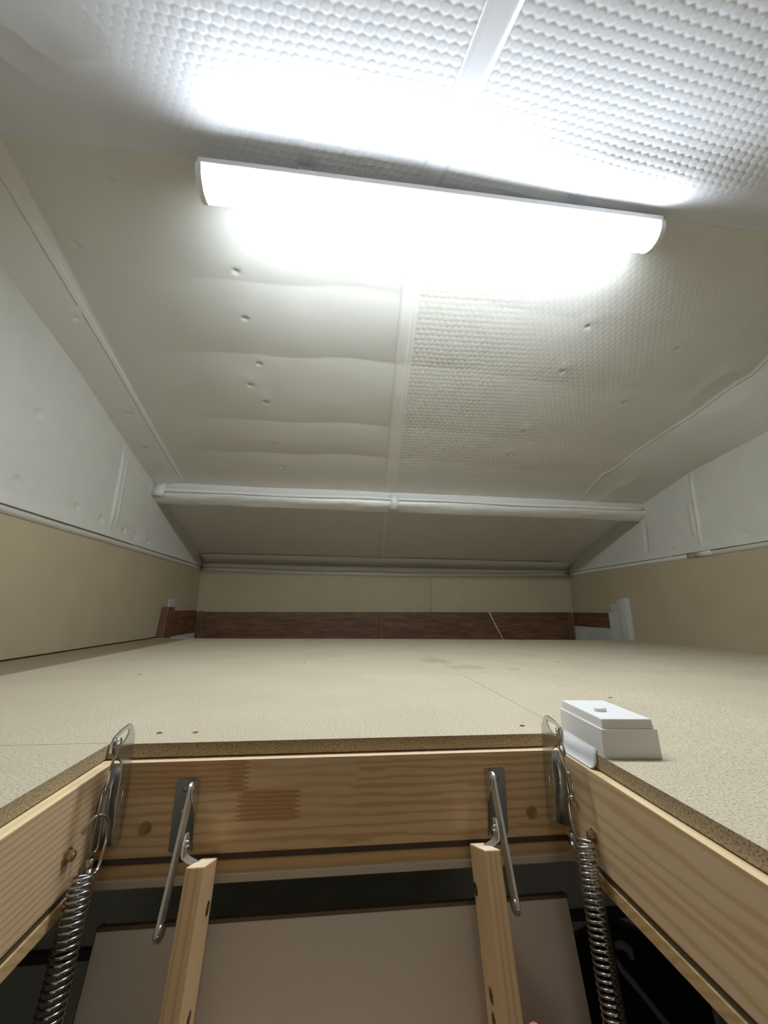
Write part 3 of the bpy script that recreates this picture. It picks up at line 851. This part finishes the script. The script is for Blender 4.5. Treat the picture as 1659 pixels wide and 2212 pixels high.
# ================================================================== LADDER HINGES
def hinge(sgn, xpl, xflange, label, xp):
    """plate on the far board, long arm down to the stringer, cranked strap to the stringer top"""
    h = thing('ladder_hinge', label, 'hinge', (xflange, FY1 - 0.02, -0.13), 'steel hinges carrying the ladder')
    x0, x1 = min(xpl), max(xpl)
    # plate with rounded corners
    mb = MB()
    poly, r = [], 0.005
    for (cx, cz, a0) in ((x1 - r, -0.043 - r, 0), (x0 + r, -0.043 - r, 90), (x0 + r, -0.1345 + r, 180), (x1 - r, -0.1345 + r, 270)):
        for k in range(5):
            a = math.radians(a0 + k * 22.5)
            poly.append((cx + r * math.cos(a), cz + r * math.sin(a)))
    mb.prism(poly, 1, FY1 - 0.0022, FY1 - 0.0002)
    pl = mb.build('plate', ZINC_PLATE, h)
    for z in (-0.056, -0.084, -0.118):
        xc = xp + sgn * 0.011
        MB().disc((xc, FY1 - 0.0022, z), (0, -1, 0), 0.0042 if z != -0.084 else 0.0028, 0.0012 if z != -0.084 else 0.0002, 16, dome=0.0012 if z != -0.084 else 0.0).build('screw_head' if z != -0.084 else 'screw_hole', ZINC_PLATE if z != -0.084 else PINE_X, pl)
    # flange folded towards the climber
    fx = xflange
    mb = MB()
    mb.prism([(FY1 - 0.001, -0.043), (FY1 - 0.026, -0.043), (FY1 - 0.031, -0.049), (FY1 - 0.028, -0.058), (FY1 - 0.010, -0.085), (FY1 - 0.006, -0.12), (FY1 - 0.001, -0.1345)], 0, fx - 0.001, fx + 0.001)
    mb.build('flange', ZINC, h)
    # long arm
    top = Vector((fx - sgn * 0.0, FY1 - 0.022, -0.050))
    bot = Vector((fx, 0.5925, -0.1735))
    d = (bot - top).normalized()
    n = Vector((0, d.z, -d.y))
    ax = fx + sgn * 0.0035
    mb = MB()
    pts = []
    for k in range(9):
        a = math.pi * k / 8
        pts.append(top + n * 0.0095 * math.cos(a) - d * 0.0095 * math.sin(a))
    for k in range(9):
        a = math.pi * k / 8
        pts.append(bot - n * 0.0095 * math.cos(a) + d * 0.0095 * math.sin(a))
    mb.hexa([(ax - 0.0018, p.y, p.z) for p in pts], [(ax + 0.0018, p.y, p.z) for p in pts])
    arm = mb.build('arm', ZINC_ARM, h)
    for c, rr in ((top, 0.0055), (bot, 0.0092)):
        mb = MB()
        mb.disc((ax, c.y, c.z), (sgn, 0, 0), rr, 0.0028, 18, dome=0.0022)
        mb.disc((ax, c.y, c.z), (-sgn, 0, 0), rr, 0.0042, 18, dome=0.0025)
        mb.build('rivet', CHROME, arm)
    # second link hidden behind the arm and cranked strap onto the stringer top
    inx = fx - sgn * 0.003
    mb = MB()
    path = [(inx, 0.634, -0.0925), (inx, 0.631, -0.1015), (inx, 0.629, -0.110), (inx - sgn * 0.0012, 0.628, -0.1155), (inx - sgn * 0.008, 0.627, -0.1195), (inx - sgn * 0.022, 0.626, -0.1255)]
    wv = Vector((0, 0.0095, -0.0015))
    A = [Vector(p) - wv for p in path]
    B = [Vector(p) + wv for p in path]
    A[0] += Vector((0, 0.004, 0.0))
    B[0] -= Vector((0, 0.004, 0.0))
    th = Vector((-sgn * 0.0018, 0, -0.0014))
    va = [[mb.bm.verts.new(p) for p in row] for row in (A, B, [p + th for p in B], [p + th for p in A])]
    for i in range(len(path) - 1):
        for r0 in range(4):
            r1 = (r0 + 1) % 4
            mb.bm.faces.new((va[r0][i], va[r0][i + 1], va[r1][i + 1], va[r1][i]))
    mb.bm.faces.new([va[r][0] for r in range(4)])
    mb.bm.faces.new([va[r][-1] for r in range(3, -1, -1)])
    st = mb.build('strap', ZINC_ARM, h)
    MB().disc((inx - sgn * 0.0015, 0.6315, -0.1035), (-sgn, 0, 0), 0.0048, 0.0035, 16, dome=0.002).build('rivet', CHROME, st)
    return h
hinge(-1, (-0.226, -0.1975), -0.1945, 'zinc hinge plate and arm at the left ladder stringer', -0.201)
hinge(1, (0.2435, 0.2725), 0.2405, 'zinc hinge plate and arm at the right ladder stringer', 0.247)

# ================================================================== SPRING BRACKETS
def bracket(mx, label):
    """mx maps the left bracket's x to either side"""
    xp = mx(-0.2935)
    b = thing('spring_bracket', label, 'bracket', (xp, 0.66, -0.12), 'galvanised brackets in the hatch corners')
    outer = [(0.657, 0.0365), (0.653, 0.0372), (0.632, 0.0352), (0.616, 0.030), (0.611, 0.0235), (0.612, 0.012), (0.620, 0.0035), (0.633, 0.0015), (0.6405, -0.006), (0.6475, -0.012), (0.6490, -0.030), (0.6485, -0.055), (0.6475, -0.066), (0.6515, -0.090), (0.6555, -0.112), (0.668, -0.120), (0.6735, -0.108), (0.6745, -0.060), (0.6745, 0.002), (0.6725, 0.018), (0.664, 0.0305)]
    inner = [(0.6545, 0.0300), (0.649, 0.0318), (0.625, 0.0287), (0.6195, 0.0228), (0.6215, 0.0145), (0.632, 0.0135), (0.648, 0.0185), (0.6545, 0.0245)]
    mb = MB()
    th = 0.0014
    bm = mb.bm
    lay = []
    for x in (xp - th, xp + th):
        vo = [bm.verts.new((x, *p)) for p in outer]
        vi = [bm.verts.new((x, *p)) for p in inner]
        eo = [bm.edges.new((vo[i], vo[(i + 1) % len(vo)])) for i in range(len(vo))]
        ei = [bm.edges.new((vi[i], vi[(i + 1) % len(vi)])) for i in range(len(vi))]
        bmesh.ops.triangle_fill(bm, use_beauty=True, use_dissolve=False, edges=eo + ei)
        lay.append((vo, vi))
    for k in (0, 1):
        a, c = lay[0][k], lay[1][k]
        for i in range(len(a)):
            j = (i + 1) % len(a)
            bm.faces.new((a[i], a[j], c[j], c[i]))
    pl = mb.build('plate', ZINC, b)
    # flange bent from the near edge towards the side board
    near = [(0.6480, -0.014), (0.6490, -0.030), (0.6485, -0.055), (0.6475, -0.066), (0.6515, -0.090), (0.6555, -0.1125)]
    far_ = [(-0.301, 0.644, -0.014), (-0.308, 0.643, -0.032), (-0.314, 0.643, -0.055), (-0.3165, 0.645, -0.070), (-0.3185, 0.652, -0.095), (-0.3185, 0.660, -0.1215)]
    mb = MB()
    A = [(xp, y, z) for y, z in near]
    B = [(mx(x), y, z) for x, y, z in far_]
    MBs = strip('flange', A, B, ZINC_DARK, b, (0, 0.002, 0))
    # pressed half-moon tab and the foot at the bottom
    s = 1 if xp < 0 else -1
    mb = MB()
    arc = [(xp + s * 0.0012, 0.6575 + 0.0015 * math.cos(a) + 0.004 * math.sin(a), -0.056 + 0.0125 * math.cos(a)) for a in [math.pi * k / 10 for k in range(11)]]
    mb.tube(arc, [0.0003, 0.0010, 0.0016, 0.0019, 0.002, 0.002, 0.002, 0.0019, 0.0016, 0.001, 0.0003], 8)
    mb.build('pressed_tab', ZINC, pl)
    mb = MB()
    mb.tube([(mx(-0.3105), 0.640, -0.118), (mx(-0.3105), 0.640, -0.134)], 0.0045, 12)
    mb.disc((mx(-0.3105), 0.640, -0.137), (0, 0, 1), 0.0065, 0.004, 12)
    mb.build('pivot_pin', ZINC, b)
bracket(lambda x: x, 'galvanised bracket with slotted ear in the left far corner')
bracket(lambda x: 0.047 - x, 'galvanised bracket with slotted ear in the right far corner')

# ================================================================== CHAINS AND SPRINGS
def stadium(p0, p1, width, wdir, r, n=7):
    p0, p1 = Vector(p0), Vector(p1)
    d = (p1 - p0).normalized()
    w = Vector(wdir)
    w = (w - d * w.dot(d)).normalized()
    R = width / 2
    pts = []
    for k in range(n + 1):
        a = math.pi * k / n
        pts.append(p0 + d * R + w * R * math.cos(a) - d * R * math.sin(a))
    for k in range(n + 1):
        a = math.pi * k / n
        pts.append(p1 - d * R - w * R * math.cos(a) + d * R * math.sin(a))
    return pts

def figure8(p0, p1, w0, w1, wdir, ndir, r):
    p0, p1 = Vector(p0), Vector(p1)
    d = p1 - p0
    w = Vector(wdir)
    nn = Vector(ndir)
    pts = []
    for k in range(40):
        a = 2 * math.pi * k / 40
        t = 0.5 - 0.5 * math.cos(a)
        pts.append(p0 + d * t + w * (w0 * (1 - t) + w1 * t) * math.sin(2 * a) * 0.62 + nn * r * 1.2 * math.sin(a))
    return pts

def chain(label, links, x):
    c = thing('chain', label, 'chain', (x, 0.62, -0.09), 'twisted link chains between bracket and spring')
    for l in links:
        MB().tube(l, 0.00135, 8, closed=True).build('link', CHROME, c)
chain('twisted steel chain hanging from the left bracket ear',
      [figure8((-0.2895, 0.6219, 0.026), (-0.2915, 0.6154, -0.0076), 0.0075, 0.0070, (0.05, 0.95, 0.25), (1, 0, 0), 0.0016),
       stadium((-0.2915, 0.6188, -0.0002), (-0.294, 0.6162, -0.0361), 0.0085, (0.55, -0.8, 0.1), 0.001),
       stadium((-0.294, 0.6182, -0.0311), (-0.297, 0.618, -0.102), 0.0095, (0.35, 0.93, 0), 0.001)], -0.294)
chain('twisted steel chain hanging from the right bracket ear',
      [figure8((0.3362, 0.6188, 0.0265), (0.338, 0.6093, -0.0061), 0.0075, 0.0070, (-0.05, 0.95, 0.25), (1, 0, 0), 0.0016),
       stadium((0.338, 0.6108, 0.0014), (0.34, 0.6059, -0.0321), 0.0085, (-0.55, -0.8, 0.1), 0.001),
       stadium((0.34, 0.6069, -0.0277), (0.342, 0.6045, -0.061), 0.0085, (-0.4, 0.9, 0), 0.001)], 0.339)

def coil(label, x, top, bot, R, pitch, hook, sgn):
    top, bot = Vector((x, *top)), Vector((x, *bot))
    ax = (bot - top).normalized()
    u = Vector((1, 0, 0))
    v = ax.cross(u)
    L = (bot - top).length
    turns = L / pitch
    s = thing('coil_spring', label, 'spring', tuple(top), 'hatch balance springs')
    n = int(turns * 18)
    pts = []
    for k in range(n + 1):
        t = k / n
        a = 2 * math.pi * turns * t
        rr = R * min(1.0, 0.93 + 0.6 * t)
        pts.append(top + ax * (L * t) + (u * math.cos(a) + v * math.sin(a)) * rr)
    MB().tube(pts, 0.0018, 8).build('coil', CHROME, s)
    # hook: from the first coil up, over the link and down to its open tip
    hp = [Vector(p) for p in hook] + [pts[0]]
    sm = []
    for i in range(len(hp) - 1):
        p0, p1, p2, p3 = hp[max(i - 1, 0)], hp[i], hp[i + 1], hp[min(i + 2, len(hp) - 1)]
        for k in range(5):
            t = k / 5
            sm.append(0.5 * ((2 * p1) + (p2 - p0) * t + (2 * p0 - 5 * p1 + 4 * p2 - p3) * t * t + (3 * p1 - p0 - 3 * p2 + p3) * t ** 3))
    sm.append(hp[-1])
    MB().tube(sm, 0.00205, 8).build('hook', CHROME, s)
    # lower eye onto the lid
    e = pts[-1]
    MB().tube([e, e + ax * 0.012 - (e - bot) * 0.4, bot + ax * 0.03, bot + ax * 0.05 + v * 0.01, bot + ax * 0.06, bot + ax * 0.05 - v * 0.01], 0.0021, 8).build('hook', CHROME, s)
coil('left coil spring running down from the chain', -0.300, (0.609, -0.120), (0.535, -0.50), 0.0130, 0.0067,
     [(-0.306, 0.600, -0.073), (-0.303, 0.607, -0.066), (-0.299, 0.6145, -0.0605), (-0.293, 0.6225, -0.0635), (-0.2885, 0.627, -0.075), (-0.2885, 0.6265, -0.095), (-0.2885, 0.622, -0.111), (-0.288, 0.615, -0.118)], 1)
coil('right coil spring running down from the chain', 0.345, (0.590, -0.1065), (0.525, -0.50), 0.0120, 0.0068,
     [(0.3495, 0.599, -0.072), (0.347, 0.602, -0.064), (0.343, 0.606, -0.0585), (0.339, 0.609, -0.063), (0.3385, 0.608, -0.078), (0.339, 0.605, -0.095), (0.342, 0.600, -0.105), (0.350, 0.595, -0.107)], -1)

# ================================================================== PLASTIC BOX
box = thing('plastic_box', 'small white plastic box with stepped lid on the chipboard by the hatch', 'box', (0.42, 0.635, 0.0))
ang = math.radians(-4.5)
ca, sa = math.cos(ang), math.sin(ang)
def bp(x, y, z):                       # box frame: x across, y back, origin at its front left foot
    return (0.3775 + x * ca - y * sa, 0.572 + x * sa + y * ca, z)
def frustum(x0, x1, y0, y1, z0, z1, ix, iy, bev, name, m, extra=None):
    mb = MB()
    mb.hexa([bp(x0, y0, z0), bp(x1, y0, z0), bp(x1, y1, z0), bp(x0, y1, z0)],
            [bp(x0 + ix, y0 + iy, z1), bp(x1 - ix, y0 + iy, z1), bp(x1 - ix, y1 - iy, z1), bp(x0 + ix, y1 - iy, z1)], bev=bev)
    return mb.build(name, m, box)
frustum(0.0, 0.0835, 0.0, 0.127, -0.0005, 0.0375, 0.001, 0.0008, 0.0012, 'body', PLASTIC)
lidb = frustum(0.003, 0.0795, 0.003, 0.124, 0.0370, 0.0505, 0.0016, 0.0012, 0.0016, 'lid', PLASTIC)
mb = MB()
cx, cy = 0.0275, 0.030
rim = []
kn = [bp(0.016 + 0.0095 * math.cos(a) + 0.012, 0.047 + 0.0055 * math.sin(a), 0.0504) for a in [2 * math.pi * k / 24 for k in range(24)]]
kt = [(p[0], p[1], 0.0555) for p in kn]
mb.hexa(kn, kt, bev=0.0008)
mb.build('button', PLASTIC_SOFT, lidb)
# soft flap draped over the board edge down to the pine frame
mb = MB()
prof = [(0.3795, 0.0075), (0.3770, 0.0030), (0.3762, -0.0020), (0.3758, -0.0090), (0.3745, -0.0150), (0.3722, -0.0190), (0.3700, -0.0208)]
ysf = np.linspace(0.590, 0.688, 14)
A = [[None] * len(prof) for _ in ysf]
Bk = [[None] * len(prof) for _ in ysf]
for i, y in enumerate(ysf):
    fr = max(0.0, 1 - (y - 0.590) / 0.010)
    for j, (x, z) in enumerate(prof):
        yy = y
        if j >= 4 and i == 0:
            yy = y + (0.001, 0.0035, 0.008)[j - 4]
        if j >= 4 and i == 1:
            yy = y + (0.0, 0.001, 0.003)[j - 4]
        sh = 0.0787 * (y - 0.59) * (1 if j < 2 else 0.0)
        A[i][j] = mb.bm.verts.new((x + sh, yy, z))
        Bk[i][j] = mb.bm.verts.new((x + sh + 0.0012, yy, z + 0.0005))
for i in range(len(ysf) - 1):
    for j in range(len(prof) - 1):
        mb.bm.faces.new((A[i][j], A[i + 1][j], A[i + 1][j + 1], A[i][j + 1])).smooth = True
        mb.bm.faces.new((Bk[i][j], Bk[i][j + 1], Bk[i + 1][j + 1], Bk[i + 1][j])).smooth = True
for i in (0, len(ysf) - 1):
    for j in range(len(prof) - 1):
        mb.bm.faces.new((A[i][j], A[i][j + 1], Bk[i][j + 1], Bk[i][j]))
for i in range(len(ysf) - 1):
    mb.bm.faces.new((A[i][-1], A[i + 1][-1], Bk[i + 1][-1], Bk[i][-1]))
mb.build('flap', PLASTIC_SOFT, box)

# ================================================================== LAMP
LA, LB = Vector((-0.458, 0.950, 1.472)), Vector((1.058, 0.985, 1.524))      # back of the housing, left to right end
lamp = thing('ceiling_lamp', 'long white batten lamp glowing under the roof ridge', 'lamp', tuple((LA + LB) / 2))
LD = (LB - LA).normalized()
LY = Vector((0, 0, 1)).cross(LD).normalized()
LZ_ = LD.cross(LY)
LLEN = (LB - LA).length
hw, dep = 0.055, 0.078
def dprof(s=1.0, n=20, z0=-0.02):
    return [(-hw * s * math.cos(math.pi * k / n), z0 - (dep + z0) * s * math.sin(math.pi * k / n)) for k in range(n + 1)]
def lamp_prism(prof, t0, t1, name, m, bev=0.0):
    mb = MB()
    q = lambda t: [tuple(LA + LD * t + LY * y + LZ_ * z) for y, z in prof]
    mb.hexa(q(t0), q(t1), bev=bev)
    return mb.build(name, m, lamp)
lamp_prism([(-hw, 0), (-hw, -0.02), (hw, -0.02), (hw, 0)], 0, LLEN, 'housing', LAMP_BODY, 0.002)
lamp_prism(dprof(0.985), 0.012, LLEN - 0.012, 'diffuser', LAMP_LENS)
lamp_prism(dprof(1.01), -0.004, 0.012, 'end_cap', LAMP_BODY, 0.002)
lamp_prism(dprof(1.01), LLEN - 0.012, LLEN + 0.004, 'end_cap', LAMP_BODY, 0.002)
for t in (0.3, LLEN - 0.3):
    p = LA + LD * t
    MB().box((p.x - 0.02, p.y - 0.012, p.z - 0.004), (p.x + 0.02, p.y + 0.018, RIDGE_Z + 0.02), bev=0.002).build('mount_clip', LAMP_BODY, lamp)

# ================================================================== HAND on the right stringer
def skin_mesh(name, verts, edges, radii, root, m):
    me = bpy.data.meshes.new(name)
    me.from_pydata(verts, edges, [])
    o = bpy.data.objects.new(name, me)
    me.materials.append(m)
    C.objects.link(o)
    sk = o.modifiers.new('Skin', 'SKIN')
    sk.use_smooth_shade = True
    for i, r in enumerate(radii):
        me.skin_vertices[0].data[i].radius = (r, r)
    me.skin_vertices[0].data[root].use_root = True
    sb = o.modifiers.new('Subdivision', 'SUBSURF')
    sb.levels = sb.render_levels = 2
    return o
S0 = Vector((0.2265, 0.5915, -0.1095))
def sp(x, s, d):                       # x to the right of the outer face, s down the stringer, d from near edge backwards
    return tuple(S0 + Vector((x, 0, 0)) + SU * (s + 0.033) + SD * d)
V, Ed, Rd = [], [], []
def add(p, r, par=None):
    V.append(p)
    Rd.append(r)
    if par is not None:
        Ed.append((par, len(V) - 1))
    return len(V) - 1
wrist = add(sp(0.034, 0.215, -0.075), 0.026)
arm1 = add(sp(0.060, 0.300, -0.130), 0.032, wrist)
arm2 = add(sp(0.110, 0.430, -0.200), 0.040, arm1)
palm = add(sp(0.026, 0.190, -0.020), 0.023, wrist)
kn_ = []
for s, r in ((0.150, 0.0105), (0.172, 0.011), (0.194, 0.0105), (0.214, 0.009)):
    s += 0.035
    k0 = add(sp(0.019, s, 0.030), 0.013, palm)
    k1 = add(sp(0.016, s - 0.004, 0.066), r, k0)
    k2 = add(sp(-0.006, s - 0.002, 0.088), r * 0.92, k1)
    k3 = add(sp(-0.030, s + 0.004, 0.083), r * 0.8, k2)
t0 = add(sp(0.024, 0.160, -0.022), 0.014, palm)
t1 = add(sp(0.016, 0.138, -0.008), 0.0105, t0)
t2 = add(sp(0.0115, 0.125, 0.012), 0.009, t1)
hand = skin_mesh('hand', V, Ed, Rd, 0, SKIN)
tag(hand, 'bare hand gripping the right ladder stringer at the bottom edge', 'hand')
